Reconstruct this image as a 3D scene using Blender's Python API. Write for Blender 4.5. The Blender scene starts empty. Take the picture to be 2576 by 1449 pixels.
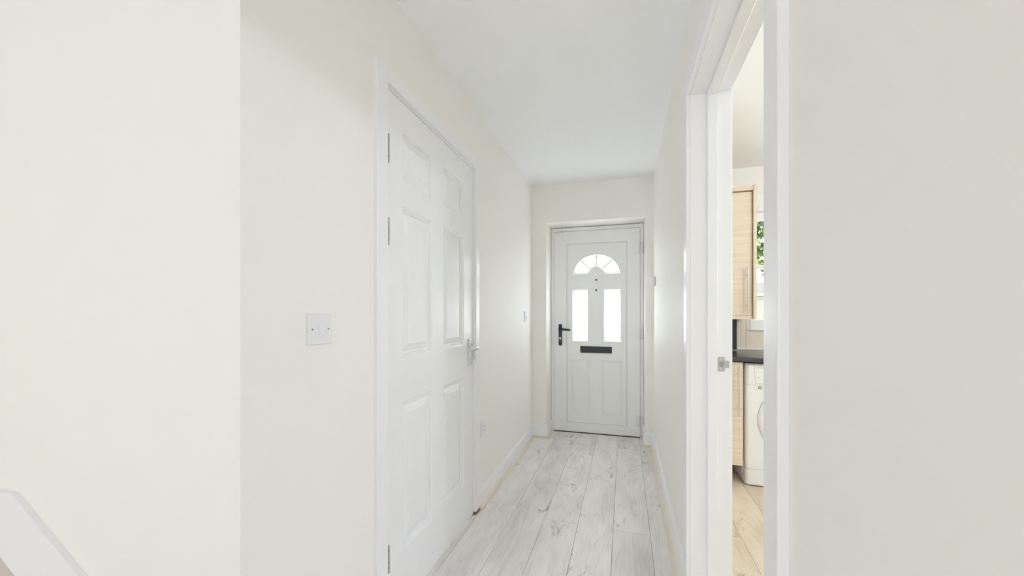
import bpy, bmesh, math, random
from mathutils import Vector, Matrix
from mathutils.geometry import tessellate_polygon
R = math.radians
scene = bpy.context.scene
col = scene.collection

# ------------------------------------------------------------------ camera
# photograph treated as 2576 x 1449; level camera turned 16.1 degrees left of the hall's axis (+Y)
F_PX, YAW, CAM_H, HORIZON = 978.47, 0.2812, 1.1561, 789.6
cam_d = bpy.data.cameras.new('camera'); cam = bpy.data.objects.new('camera', cam_d); col.objects.link(cam)
cam.location = (0, 0, CAM_H); cam.rotation_euler = (R(90), 0, YAW)
cam_d.sensor_fit = 'HORIZONTAL'; cam_d.sensor_width = 36.0
cam_d.lens = 36.0 * F_PX / 2576.0
cam_d.shift_y = (HORIZON - 724.5) / 2576.0
cam_d.clip_start = 0.02; cam_d.clip_end = 300
scene.camera = cam

# ------------------------------------------------------------------ world, sun, exposure
world = bpy.data.worlds.new('world'); scene.world = world; world.use_nodes = True
bg = world.node_tree.nodes['Background']
bg.inputs[0].default_value = (0.96, 0.98, 1.0, 1); bg.inputs[1].default_value = 1.5
sd = bpy.data.lights.new('sun', 'SUN'); sun = bpy.data.objects.new('sun_offscreen', sd); col.objects.link(sun)
sd.energy = 85.0; sd.angle = R(1.5); sd.color = (0.95, 0.975, 1.0)
sun.rotation_euler = (R(-55), 0, R(45))          # morning sun on the street side: shines towards +X, -Y and down
vs = scene.view_settings
vs.view_transform = 'Standard'; vs.look = 'None'; vs.exposure = 0.72; vs.gamma = 1.0
vs.use_curve_mapping = False

def area(name, loc, rot, sx, sy, power, color=(1, 1, 1), shape='RECTANGLE'):
    d = bpy.data.lights.new(name, 'AREA'); d.shape = shape; d.size = sx; d.size_y = sy
    d.energy = power; d.color = color
    o = bpy.data.objects.new(name, d); col.objects.link(o); o.location = loc; o.rotation_euler = rot
    return o
scene.cycles.diffuse_bounces = 14; scene.cycles.max_bounces = 20; scene.cycles.transparent_max_bounces = 12

for _n, _l, _sx, _sy in (('sky_portal_kitchen_window', (1.57, 3.95, 1.52), 1.16, .94), ('sky_portal_front_door', (-.26, 3.93, 1.0), .86, 1.98)):   # guide sky sampling through the openings
    _o = area(_n, _l, (R(-90), 0, 0), _sx, _sy, 1); _o.data.cycles.is_portal = True
_o = area('sky_portal_added_opening_offscreen', (-1.2, -3.62, 1.1), (R(90), 0, 0), 2.6, 2.1, 1); _o.data.cycles.is_portal = True  # portal at the unseen opening added behind the camera to light the hall

# ------------------------------------------------------------------ measures
A, B, H, L, LY = -0.8354, 0.2437, 2.352, 3.581, 3.831   # left wall, right wall, ceiling, far wall, front door plane
CY = 0.675                                              # stair wall / corner
RB = 0.373                                              # kitchen face of the right wall
OY0, OY1, OZ = 0.765, 1.620, 1.992                      # kitchen doorway
LD0, LD1, LDZ = 1.247, 2.085, 1.987                     # closet door leaf
FX0, FX1, FZ = -0.701, 0.175, 2.006                     # front door opening
KX1, KY0 = 2.9, -0.2
BX0, BY0 = -2.7, -3.4

# ------------------------------------------------------------------ material helpers
def srgb(r, g, b):
    f = lambda c: (c/255/12.92) if c/255 <= .04045 else ((c/255+.055)/1.055)**2.4
    return (f(r), f(g), f(b), 1)
def M(name, color, rough=0.5, metal=0.0, spec=0.5, bump=None, vary=None, coat=0.0):
    """bump=(scale, strength, stretch) noise relief; vary=(scale, amount) gentle colour mottling"""
    m = bpy.data.materials.new(name); m.use_nodes = True
    nt = m.node_tree; p = nt.nodes['Principled BSDF']
    p.inputs['Base Color'].default_value = color; p.inputs['Roughness'].default_value = rough
    p.inputs['Metallic'].default_value = metal; p.inputs['Specular IOR Level'].default_value = spec
    p.inputs['Coat Weight'].default_value = coat
    tc = nt.nodes.new('ShaderNodeTexCoord')
    if vary:
        n = nt.nodes.new('ShaderNodeTexNoise'); n.inputs['Scale'].default_value = vary[0]; n.inputs['Detail'].default_value = 4
        nt.links.new(tc.outputs['Object'], n.inputs['Vector'])
        mx = nt.nodes.new('ShaderNodeMix'); mx.data_type = 'RGBA'
        mx.inputs['A'].default_value = color
        k = 1 - vary[1]; mx.inputs['B'].default_value = (color[0]*k, color[1]*k, color[2]*k, 1)
        nt.links.new(n.outputs['Fac'], mx.inputs['Factor']); nt.links.new(mx.outputs['Result'], p.inputs['Base Color'])
    if bump:
        mp = nt.nodes.new('ShaderNodeMapping'); mp.inputs['Scale'].default_value = bump[2] if len(bump) > 2 else (1, 1, 1)
        nt.links.new(tc.outputs['Object'], mp.inputs['Vector'])
        n = nt.nodes.new('ShaderNodeTexNoise'); n.inputs['Scale'].default_value = bump[0]; n.inputs['Detail'].default_value = 3
        nt.links.new(mp.outputs['Vector'], n.inputs['Vector'])
        b = nt.nodes.new('ShaderNodeBump'); b.inputs['Strength'].default_value = bump[1]; b.inputs['Distance'].default_value = 0.002
        nt.links.new(n.outputs['Fac'], b.inputs['Height']); nt.links.new(b.outputs['Normal'], p.inputs['Normal'])
    return m

MAT = {}
MAT['paint'] = M('wall_paint', (0.91, 0.897, 0.862, 1), 0.55, bump=(160, 0.10), vary=(1.4, 0.015))
MAT['ceil'] = M('ceiling_paint', (0.915, 0.922, 0.935, 1), 0.8, bump=(90, 0.08))
MAT['gloss'] = M('white_gloss', (0.89, 0.895, 0.915, 1), 0.28, bump=(14, 0.12, (6, 6, 1)))
MAT['upvc'] = M('white_upvc', (0.88, 0.885, 0.885, 1), 0.3, bump=(30, 0.03))
MAT['plastic'] = M('white_plastic', (0.83, 0.835, 0.86, 1), 0.3, bump=(60, 0.02))
MAT['gap'] = M('gasket_grey', (0.36, 0.36, 0.36, 1), 0.7, bump=(60, 0.1))
MAT['black'] = M('black_satin', (0.022, 0.026, 0.032, 1), 0.35, bump=(400, 0.15))
MAT['chrome'] = M('chrome', (0.80, 0.81, 0.83, 1), 0.12, metal=1.0, bump=(40, 0.02))
MAT['nickel'] = M('brushed_nickel', (0.68, 0.66, 0.63, 1), 0.32, metal=1.0, bump=(60, 0.1, (1, 1, 6)))
MAT['steelplate'] = M('grey_steel', (0.52, 0.51, 0.50, 1), 0.4, metal=0.85, bump=(120, 0.1))
MAT['raw'] = M('raw_timber', (0.30, 0.17, 0.07, 1), 0.8, bump=(60, 0.4, (1, 6, 1)), vary=(30, 0.5))
MAT['bead'] = M('oak_bead', (0.80, 0.73, 0.60, 1), 0.45, bump=(30, 0.2, (8, 1, 1)), vary=(6, 0.15))
MAT['worktop'] = M('dark_worktop', (0.075, 0.07, 0.07, 1), 0.22, bump=(300, 0.1), vary=(120, 0.5))
MAT['appl'] = M('appliance_white', (0.86, 0.855, 0.84, 1), 0.3, bump=(40, 0.02))
MAT['darkhole'] = M('dark_recess', (0.03, 0.028, 0.025, 1), 0.8, bump=(40, 0.2))
MAT['ink'] = M('grey_print', (0.42, 0.42, 0.38, 1), 0.6, bump=(40, 0.02))
MAT['underlay'] = M('plank_joint', (0.16, 0.13, 0.11, 1), 0.9, bump=(60, 0.2))
MAT['carpet'] = M('beige_panel', (0.66, 0.61, 0.54, 1), 0.9, bump=(300, 0.5), vary=(80, 0.1))
MAT['grout'] = M('tile_grout', (0.92, 0.89, 0.83, 1), 0.8, bump=(200, 0.3))
MAT['tile'] = M('beige_tile', (0.93, 0.83, 0.68, 1), 0.3, bump=(50, 0.15), vary=(28, 0.14))
MAT['lawn'] = M('lawn', (0.05, 0.08, 0.03, 1), 0.9, bump=(40, 0.6), vary=(6, 0.5))
MAT['paving'] = M('paving', (0.30, 0.29, 0.28, 1), 0.85, bump=(30, 0.4), vary=(8, 0.2))
MAT['bark'] = M('bark', (0.10, 0.075, 0.055, 1), 0.9, bump=(20, 0.8, (4, 4, 1)))
MAT['rooftile'] = M('grey_roof_tile', (0.34, 0.33, 0.33, 1), 0.8, bump=(30, 0.3), vary=(3, 0.25))
MAT['pinkstone'] = M('pale_stone', (0.45, 0.37, 0.34, 1), 0.85, bump=(20, 0.4), vary=(6, 0.25))

def brick_mat():
    m = bpy.data.materials.new('pale_brick'); m.use_nodes = True; nt = m.node_tree; p = nt.nodes['Principled BSDF']
    tc = nt.nodes.new('ShaderNodeTexCoord'); mp = nt.nodes.new('ShaderNodeMapping'); mp.inputs['Rotation'].default_value = (R(90), 0, 0)
    b = nt.nodes.new('ShaderNodeTexBrick'); b.inputs['Color1'].default_value = (.54, .46, .45, 1); b.inputs['Color2'].default_value = (.62, .55, .54, 1)
    b.inputs['Mortar'].default_value = (.70, .68, .67, 1); b.inputs['Scale'].default_value = 2.2; b.inputs['Mortar Size'].default_value = .02
    nt.links.new(tc.outputs['Object'], mp.inputs['Vector']); nt.links.new(mp.outputs['Vector'], b.inputs['Vector'])
    nt.links.new(b.outputs['Color'], p.inputs['Base Color']); p.inputs['Roughness'].default_value = .9
    return m
MAT['brick'] = brick_mat()

def leaf_mat():
    m = bpy.data.materials.new('leaf_green'); m.use_nodes = True; nt = m.node_tree; p = nt.nodes['Principled BSDF']
    tc = nt.nodes.new('ShaderNodeTexCoord'); n = nt.nodes.new('ShaderNodeTexNoise'); n.inputs['Scale'].default_value = 4; n.inputs['Detail'].default_value = 5
    r = nt.nodes.new('ShaderNodeValToRGB'); r.color_ramp.elements[0].position = .35; r.color_ramp.elements[1].position = .65
    r.color_ramp.elements[0].color = (.020, .055, .028, 1); r.color_ramp.elements[1].color = (.11, .17, .030, 1)
    nt.links.new(tc.outputs['Object'], n.inputs['Vector']); nt.links.new(n.outputs['Fac'], r.inputs['Fac']); nt.links.new(r.outputs['Color'], p.inputs['Base Color'])
    p.inputs['Roughness'].default_value = .45
    t = nt.nodes.new('ShaderNodeBsdfTranslucent'); nt.links.new(r.outputs['Color'], t.inputs['Color'])
    mx = nt.nodes.new('ShaderNodeMixShader'); mx.inputs[0].default_value = .5
    nt.links.new(p.outputs[0], mx.inputs[1]); nt.links.new(t.outputs[0], mx.inputs[2])
    nt.links.new(mx.outputs[0], nt.nodes['Material Output'].inputs['Surface'])
    return m
MAT['leaf'] = leaf_mat()

def clear_glass():
    m = bpy.data.materials.new('clear_glass'); m.use_nodes = True; nt = m.node_tree; nt.nodes.remove(nt.nodes['Principled BSDF'])
    t = nt.nodes.new('ShaderNodeBsdfTransparent'); t.inputs[0].default_value = (.97, .985, .98, 1)
    g = nt.nodes.new('ShaderNodeBsdfGlossy'); g.inputs['Roughness'].default_value = .02
    f = nt.nodes.new('ShaderNodeFresnel'); f.inputs[0].default_value = 1.3
    mx = nt.nodes.new('ShaderNodeMixShader'); nt.links.new(f.outputs[0], mx.inputs[0]); nt.links.new(t.outputs[0], mx.inputs[1]); nt.links.new(g.outputs[0], mx.inputs[2])
    nt.links.new(mx.outputs[0], nt.nodes['Material Output'].inputs['Surface'])
    return m
MAT['glass'] = clear_glass()

def obscure_glass():
    m = bpy.data.materials.new('stippled_glass'); m.use_nodes = True; nt = m.node_tree; nt.nodes.remove(nt.nodes['Principled BSDF'])
    tc = nt.nodes.new('ShaderNodeTexCoord'); n = nt.nodes.new('ShaderNodeTexNoise'); n.inputs['Scale'].default_value = 190; n.inputs['Detail'].default_value = 2
    nt.links.new(tc.outputs['Object'], n.inputs['Vector'])
    b = nt.nodes.new('ShaderNodeBump'); b.inputs['Strength'].default_value = 0.9; b.inputs['Distance'].default_value = .004
    nt.links.new(n.outputs['Fac'], b.inputs['Height'])
    rf = nt.nodes.new('ShaderNodeBsdfRefraction'); rf.inputs['IOR'].default_value = 1.12; rf.inputs['Roughness'].default_value = .25
    rf.inputs['Color'].default_value = (.93, .95, .97, 1); nt.links.new(b.outputs['Normal'], rf.inputs['Normal'])
    tl = nt.nodes.new('ShaderNodeBsdfTranslucent'); tl.inputs[0].default_value = (.93, .95, .97, 1); nt.links.new(b.outputs['Normal'], tl.inputs['Normal'])
    mx = nt.nodes.new('ShaderNodeMixShader'); mx.inputs[0].default_value = .85
    nt.links.new(rf.outputs[0], mx.inputs[1]); nt.links.new(tl.outputs[0], mx.inputs[2])
    gl = nt.nodes.new('ShaderNodeBsdfGlossy'); gl.inputs['Roughness'].default_value = .15; nt.links.new(b.outputs['Normal'], gl.inputs['Normal'])
    m2 = nt.nodes.new('ShaderNodeMixShader'); m2.inputs[0].default_value = .06
    nt.links.new(mx.outputs[0], m2.inputs[1]); nt.links.new(gl.outputs[0], m2.inputs[2])
    nt.links.new(m2.outputs[0], nt.nodes['Material Output'].inputs['Surface'])
    return m
MAT['obscure'] = obscure_glass()

def oak_plank(name, light, mid, dark, knot, rough=.38):
    """laminate oak: soft mottling, thin flowing grain lines bent round sparse ragged knots; shifted per plank"""
    m = bpy.data.materials.new(name); m.use_nodes = True; nt = m.node_tree; p = nt.nodes['Principled BSDF']; N = nt.nodes.new; K = nt.links.new
    tc = N('ShaderNodeTexCoord'); oi = N('ShaderNodeObjectInfo')
    def math_(op, a, b=None, c=None):
        q = N('ShaderNodeMath'); q.operation = op
        for i, v in enumerate((a, b, c)):
            if v is None: continue
            if isinstance(v, (int, float)): q.inputs[i].default_value = v
            else: K(v, q.inputs[i])
        return q.outputs[0]
    r37 = math_('MULTIPLY', oi.outputs['Random'], 37.0); r91 = math_('MULTIPLY', oi.outputs['Random'], 91.0)
    sh = N('ShaderNodeCombineXYZ'); K(r37, sh.inputs[0]); K(r91, sh.inputs[1])
    ad = N('ShaderNodeVectorMath'); ad.operation = 'ADD'; K(tc.outputs['Object'], ad.inputs[0]); K(sh.outputs[0], ad.inputs[1])
    def noise(s, detail, rough_=.5, dist=0.0):
        q = N('ShaderNodeMapping'); q.inputs['Scale'].default_value = s; K(ad.outputs[0], q.inputs['Vector'])
        n = N('ShaderNodeTexNoise'); n.inputs['Scale'].default_value = 1; n.inputs['Detail'].default_value = detail; n.inputs['Roughness'].default_value = rough_; n.inputs['Distortion'].default_value = dist
        K(q.outputs[0], n.inputs['Vector']); return n.outputs['Fac']
    def ramp(v, a, b):
        q = N('ShaderNodeMapRange'); q.interpolation_type = 'SMOOTHSTEP'; q.inputs['From Min'].default_value = a; q.inputs['From Max'].default_value = b; K(v, q.inputs['Value']); return q.outputs[0]
    cloud = noise((6, 1.8, 1), 5, .6)                      # soft tone
    field = noise((6.5, .45, 1), 2, .5, .35)                  # height field whose contours draw the cathedral grain
    rings = math_('SINE', math_('MULTIPLY', field, 130.0))
    rings = ramp(rings, .35, 1.0)
    fleck = noise((170, 9, 1), 3, .6)                       # short pores
    kn = noise((13, 5.5, 1), 4, .66, 1.2); kmask = noise((3.1, 1.9, 1), 1)
    knots = math_('MULTIPLY', ramp(kn, .555, .70), ramp(kmask, .50, .60))
    t = math_('MULTIPLY_ADD', cloud, .9, math_('MULTIPLY', rings, -.075)); t = math_('MULTIPLY_ADD', fleck, .28, t)
    cr = N('ShaderNodeValToRGB'); e = cr.color_ramp.elements; e[0].position = .38; e[0].color = dark; e[1].position = .76; e[1].color = light
    mi = e.new(.56); mi.color = mid; K(t, cr.inputs['Fac'])
    mx = N('ShaderNodeMix'); mx.data_type = 'RGBA'; K(cr.outputs[0], mx.inputs['A']); mx.inputs['B'].default_value = knot
    K(math_('MULTIPLY', knots, .85), mx.inputs['Factor'])
    tone = N('ShaderNodeHueSaturation'); vr = N('ShaderNodeMapRange'); vr.inputs['To Min'].default_value = .90; vr.inputs['To Max'].default_value = 1.04
    K(oi.outputs['Random'], vr.inputs['Value']); K(vr.outputs[0], tone.inputs['Value']); K(mx.outputs['Result'], tone.inputs['Color'])
    K(tone.outputs[0], p.inputs['Base Color']); p.inputs['Roughness'].default_value = rough
    b = N('ShaderNodeBump'); b.inputs['Strength'].default_value = .10; b.inputs['Distance'].default_value = .001; K(fleck, b.inputs['Height']); K(b.outputs[0], p.inputs['Normal'])
    return m
MAT['plank'] = oak_plank('greyed_oak', (.85, .83, .82, 1), (.765, .74, .725, 1), (.62, .595, .585, 1), (.26, .24, .245, 1))
MAT['kplank'] = oak_plank('warm_oak', (.80, .71, .57, 1), (.74, .64, .49, 1), (.64, .53, .39, 1), (.45, .36, .26, 1))

def cabinet_wood():
    m = bpy.data.materials.new('pale_birch'); m.use_nodes = True; nt = m.node_tree; p = nt.nodes['Principled BSDF']; N = nt.nodes.new; K = nt.links.new
    tc = N('ShaderNodeTexCoord'); mp = N('ShaderNodeMapping'); mp.inputs['Scale'].default_value = (4, 4, 110); K(tc.outputs['Object'], mp.inputs['Vector'])
    n = N('ShaderNodeTexNoise'); n.inputs['Scale'].default_value = 1; n.inputs['Detail'].default_value = 4; K(mp.outputs[0], n.inputs['Vector'])
    r = N('ShaderNodeValToRGB'); r.color_ramp.elements[0].position = .3; r.color_ramp.elements[1].position = .7
    r.color_ramp.elements[0].color = (.74, .60, .45, 1); r.color_ramp.elements[1].color = (.84, .72, .58, 1); K(n.outputs['Fac'], r.inputs['Fac']); K(r.outputs[0], p.inputs['Base Color'])
    p.inputs['Roughness'].default_value = .42
    return m
MAT['birch'] = cabinet_wood()

def grained_gloss():
    """moulded door skin: white gloss with pressed wood-grain relief"""
    m = bpy.data.materials.new('grained_white_door'); m.use_nodes = True; nt = m.node_tree; p = nt.nodes['Principled BSDF']; N = nt.nodes.new; K = nt.links.new
    p.inputs['Base Color'].default_value = (.89, .895, .915, 1); p.inputs['Roughness'].default_value = .27
    tc = N('ShaderNodeTexCoord')
    def noise(sc, d):
        mp = N('ShaderNodeMapping'); mp.inputs['Scale'].default_value = sc; K(tc.outputs['Object'], mp.inputs['Vector'])
        n = N('ShaderNodeTexNoise'); n.inputs['Scale'].default_value = 1; n.inputs['Detail'].default_value = d; K(mp.outputs[0], n.inputs['Vector']); return n.outputs['Fac']
    f = N('ShaderNodeMath'); f.operation = 'MULTIPLY'; f.inputs[1].default_value = 120; K(noise((3, 6.5, 1.1), 1), f.inputs[0])
    g = N('ShaderNodeMath'); g.operation = 'SINE'; K(f.outputs[0], g.inputs[0])
    h = N('ShaderNodeMath'); h.operation = 'MULTIPLY_ADD'; h.inputs[1].default_value = .5; K(g.outputs[0], h.inputs[0]); K(noise((40, 160, 12), 2), h.inputs[2])
    b = N('ShaderNodeBump'); b.inputs['Strength'].default_value = .16; b.inputs['Distance'].default_value = .001; K(h.outputs[0], b.inputs['Height']); K(b.outputs[0], p.inputs['Normal'])
    return m
MAT['grain'] = grained_gloss()

# ------------------------------------------------------------------ mesh helpers
ORG = {}
def tag(o, label, cat, group=None, kind=None):
    o['label'] = label; o['category'] = cat
    if group: o['group'] = group
    if kind: o['kind'] = kind
    return o
def thing(name, loc, label, cat, group=None, kind=None):
    o = bpy.data.objects.new(name, None); col.objects.link(o); o.location = loc; o.empty_display_size = .05
    ORG[o.name] = Vector(loc)
    return tag(o, label, cat, group, kind)
def obj(name, bm, mat, parent=None, smooth=False, label=None):
    """bm is in world coordinates; the mesh is stored relative to the thing's origin"""
    org = ORG[parent.name] if parent else None
    if org is None:
        org = Vector((0, 0, 0))
        if bm.verts:
            xs = [v.co for v in bm.verts]
            org = Vector(((min(v.x for v in xs)+max(v.x for v in xs))/2, (min(v.y for v in xs)+max(v.y for v in xs))/2, min(v.z for v in xs)))
    bmesh.ops.translate(bm, vec=-org, verts=bm.verts)
    bmesh.ops.recalc_face_normals(bm, faces=bm.faces)
    me = bpy.data.meshes.new(name); bm.to_mesh(me); bm.free()
    if smooth:
        for q in me.polygons: q.use_smooth = True
        me.set_sharp_from_angle(angle=R(35))
    me.materials.append(MAT[mat])
    o = bpy.data.objects.new(name, me); col.objects.link(o)
    ORG[o.name] = org
    if parent: o.parent = parent
    else: o.location = org
    if label: o['label'] = label
    return o
def add_box(bm, x0, x1, y0, y1, z0, z1, bev=0.0, seg=2):
    t = bmesh.new()
    v = [t.verts.new((x, y, z)) for x in (x0, x1) for y in (y0, y1) for z in (z0, z1)]
    for f in ((0,1,3,2),(4,6,7,5),(0,4,5,1),(2,3,7,6),(0,2,6,4),(1,5,7,3)): t.faces.new([v[i] for i in f])
    bmesh.ops.recalc_face_normals(t, faces=t.faces)
    if bev: bmesh.ops.bevel(t, geom=list(t.edges), offset=bev, segments=seg, profile=.5, affect='EDGES')
    me = bpy.data.meshes.new('t'); t.to_mesh(me); t.free(); bm.from_mesh(me); bpy.data.meshes.remove(me)
def box(x0, x1, y0, y1, z0, z1, bev=0.0, seg=2):
    bm = bmesh.new(); add_box(bm, x0, x1, y0, y1, z0, z1, bev, seg); return bm
def boxes(*bs):
    bm = bmesh.new()
    for b in bs: add_box(bm, *b)
    return bm
def add_tube(bm, pts, rad, n=12, cap=True):
    """round tube through pts; rad a number or one per point"""
    pts = [Vector(p) for p in pts]; rads = rad if isinstance(rad, (list, tuple)) else [rad]*len(pts); rings = []
    up = None
    for i, p in enumerate(pts):
        d = (pts[min(i+1, len(pts)-1)] - pts[max(i-1, 0)]).normalized()
        if up is None: up = Vector((0, 0, 1)) if abs(d.z) < .9 else Vector((1, 0, 0))
        s = d.cross(up).normalized(); up = s.cross(d).normalized()
        rings.append([bm.verts.new(p + (s*math.cos(2*math.pi*k/n) + up*math.sin(2*math.pi*k/n))*rads[i]) for k in range(n)])
    for a, b in zip(rings, rings[1:]):
        for k in range(n): bm.faces.new((a[k], a[(k+1) % n], b[(k+1) % n], b[k]))
    if cap: bm.faces.new(rings[0]); bm.faces.new(rings[-1])
    return bm
def tube(pts, rad, n=12): return add_tube(bmesh.new(), pts, rad, n)
def add_disc(bm, c, axis, prof, n=24):
    """lathe: prof = [(radius, distance along axis)] from back to front"""
    c = Vector(c); ax = Vector(axis).normalized(); u = ax.orthogonal().normalized(); v = ax.cross(u); rings = []
    for r, t in prof:
        rings.append([bm.verts.new(c + ax*t + (u*math.cos(2*math.pi*k/n) + v*math.sin(2*math.pi*k/n))*r) for k in range(n)])
    for a, b in zip(rings, rings[1:]):
        for k in range(n): bm.faces.new((a[k], a[(k+1) % n], b[(k+1) % n], b[k]))
    bm.faces.new(rings[0]); bm.faces.new(rings[-1]); return bm
def disc(c, axis, prof, n=24): return add_disc(bmesh.new(), c, axis, prof, n)
def prism(poly, fn, t0, t1):
    """extrude a 2-D polygon; fn(u, v, w) -> world"""
    bm = bmesh.new(); a = [bm.verts.new(fn(u, v, t0)) for u, v in poly]; b = [bm.verts.new(fn(u, v, t1)) for u, v in poly]
    bm.faces.new(a); bm.faces.new(b); n = len(poly)
    for i in range(n): bm.faces.new((a[i], a[(i+1) % n], b[(i+1) % n], b[i]))
    return bm
def sweep(path, prof, side=1):
    """profile [(out, z)] swept along a floor polyline with mitred corners; out is to the left of travel when side=1"""
    bm = bmesh.new(); P = [Vector(p) for p in path]; rings = []
    for i, p in enumerate(P):
        d0 = (P[i] - P[i-1]).normalized() if i else None; d1 = (P[i+1] - P[i]).normalized() if i < len(P)-1 else None
        nrm = lambda d: Vector((-d.y, d.x))*side
        if d0 is None: m = nrm(d1)
        elif d1 is None: m = nrm(d0)
        else:
            m = nrm(d0) + nrm(d1); m = m / (m.dot(nrm(d0)))
        rings.append([bm.verts.new((p.x + m.x*o, p.y + m.y*o, z)) for o, z in prof])
    n = len(prof)
    for a, b in zip(rings, rings[1:]):
        for k in range(n): bm.faces.new((a[k], a[(k+1) % n], b[(k+1) % n], b[k]))
    bm.faces.new(rings[0]); bm.faces.new(rings[-1]); return bm
def loft(rings, close_last=True):
    """rings: lists of world points, same count, closed loops"""
    bm = bmesh.new(); V = [[bm.verts.new(p) for p in r] for r in rings]; n = len(rings[0])
    for a, b in zip(V, V[1:]):
        for k in range(n): bm.faces.new((a[k], a[(k+1) % n], b[(k+1) % n], b[k]))
    if close_last: bm.faces.new(V[-1])
    return bm
def rect_rings(fn, u0, u1, v0, v1, steps):
    return [[fn(u0+d, v0+d, w), fn(u1-d, v0+d, w), fn(u1-d, v1-d, w), fn(u0+d, v1-d, w)] for d, w in steps]
def plate(fn, outer, holes, w0, w1):
    """flat board from w0 (back) to w1 (front) with holes cut right through"""
    bm = bmesh.new(); loops = [outer] + holes
    flat = [p for l in loops for p in l]
    tris = tessellate_polygon([[Vector((u, v, 0)) for u, v in l] for l in loops])
    for w in (w0, w1):
        vs_ = [bm.verts.new(fn(u, v, w)) for u, v in flat]
        for t in tris:
            try: bm.faces.new([vs_[i] for i in t])
            except ValueError: pass
    bm.verts.ensure_lookup_table(); n = len(flat); k = 0
    for l in loops:
        m = len(l)
        for i in range(m):
            a, b = k+i, k+(i+1) % m
            bm.faces.new((bm.verts[a], bm.verts[b], bm.verts[n+b], bm.verts[n+a]))
        k += m
    return bm
R4 = lambda u0, u1, v0, v1: [(u0, v0), (u1, v0), (u1, v1), (u0, v1)]
fnL = lambda u, v, w: (A + w, u, v)          # on the left wall: u = Y, w = out of the wall
fnF = lambda u, v, w: (u, LY - w, v)         # on the front door: u = X, w = towards the hall


# ------------------------------------------------------------------ room shell
ST = 'structure'
wl = obj('wall_left', boxes((A-.1, A, CY+.002, LD0-.03, 0, H), (A-.1, A, LD1+.03, L, 0, H), (A-.1, A, LD0-.03, LD1+.03, LDZ+.03, H)), 'paint')
tag(wl, 'cream white hall wall that holds the six panel door', 'wall', kind=ST)
ws = obj('wall_stair', boxes((BX0, A-.1, CY, CY+.1, 0, H), (A-.1, A, CY, CY+.002, 0, H)), 'paint'); tag(ws, 'warm cream wall at right angles to the hall beside the stairs', 'wall', kind=ST)
wf = obj('wall_far', boxes((A-.1, FX0, L, L+.33, 0, H), (FX1, B+.06, L, L+.33, 0, H), (FX0, FX1, L, L+.33, FZ, H)), 'paint')
tag(wf, 'cream end wall of the hall around the front door', 'wall', kind=ST)
wr = obj('wall_right', boxes((B, RB, BY0, OY0-.025, 0, H), (B, RB, OY1+.025, L, 0, H), (B, RB, OY0-.025, OY1+.025, OZ+.025, H)), 'paint')
tag(wr, 'cream white wall pierced by the kitchen doorway', 'wall', kind=ST)
wb = obj('wall_back', boxes((BX0, -2.5, BY0-.2, BY0, 0, H), (.1, B, BY0-.2, BY0, 0, H), (-2.5, .1, BY0-.2, BY0, 2.15, H)), 'paint')  # wide gap added out of view so sky light reaches the hall
tag(wb, 'cream wall with a wide unseen opening added to let in sky light', 'wall', kind=ST)
wo = obj('wall_outer', box(BX0-.2, BX0, BY0-.2, CY+.1, 0, H), 'paint'); tag(wo, 'cream side wall of the stair foot', 'wall', kind=ST)
KW = dict(x0=.985, x1=2.15, z0=1.03, z1=1.985)
wk = obj('wall_kitchen', boxes((B+.06, KW['x0'], L+.004, L+.33, 0, H), (KW['x1'], KX1, L+.004, L+.33, 0, H), (KW['x0'], KW['x1'], L+.004, L+.33, 0, KW['z0']), (KW['x0'], KW['x1'], L+.004, L+.33, KW['z1'], H)), 'paint')
tag(wk, 'cream kitchen wall around the kitchen window', 'wall', kind=ST)
wk2 = obj('wall_kitchen_side', boxes((KX1, KX1+.1, KY0-.1, L+.33, 0, H), (RB, KX1, KY0-.1, KY0, 0, H)), 'paint'); tag(wk2, 'cream side walls of the kitchen', 'wall', kind=ST)
ce = obj('ceiling', box(BX0-.6, KX1+.5, BY0-.8, L+.6, H, H+.12), 'ceil'); tag(ce, 'smooth white ceiling over hall and kitchen', 'ceiling', kind=ST)

# floor: individual laminate planks on a dark sub-base
fl = obj('floor', box(BX0, RB, BY0, L+.33, -.06, -.006), 'underlay'); tag(fl, 'grey washed oak laminate floor of the hall', 'floor', kind=ST)
rows = {-.81: 2.261, -.622: 2.787, -.434: 2.16, -.246: 2.777, -.058: 2.15, .13: 2.704}
PW, PL, GAP = .188, 1.318, .0014
x = -.81 - PW*10; random.seed(4)
while x < .243:
    near = min(rows, key=lambda k: abs(k-x)); j = rows[near] if abs(near-x) < .03 else random.uniform(1.5, 2.8)
    x0 = near if abs(near-x) < .03 else x
    x1 = x0 + PW
    xe = min(x1, .2437)
    y = j - PL*6
    while y < LY - .02:
        ya, yb = max(y, BY0), min(y+PL, LY-.02)
        y += PL
        if yb - ya < .02: continue
        xs = max(x0, BX0)
        if x1 <= A - .095 and ya >= CY - .05: continue
        if x1 <= A - .095: yb = min(yb, CY)
        elif x0 < A - .09 and ya > 0: xs = A - .09
        if xe - xs < .01: continue
        obj('plank', box(xs+GAP/2, xe-GAP/2, ya+GAP/2, yb-GAP/2, -.0055, 0, .0006, 1), 'plank', fl)
    x = x1
kf = obj('floor_kitchen', box(RB, KX1, KY0, L, -.06, -.006), 'underlay'); tag(kf, 'warm oak laminate floor of the kitchen', 'floor', kind=ST)
x = .582 - PW*2; k = 0
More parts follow.
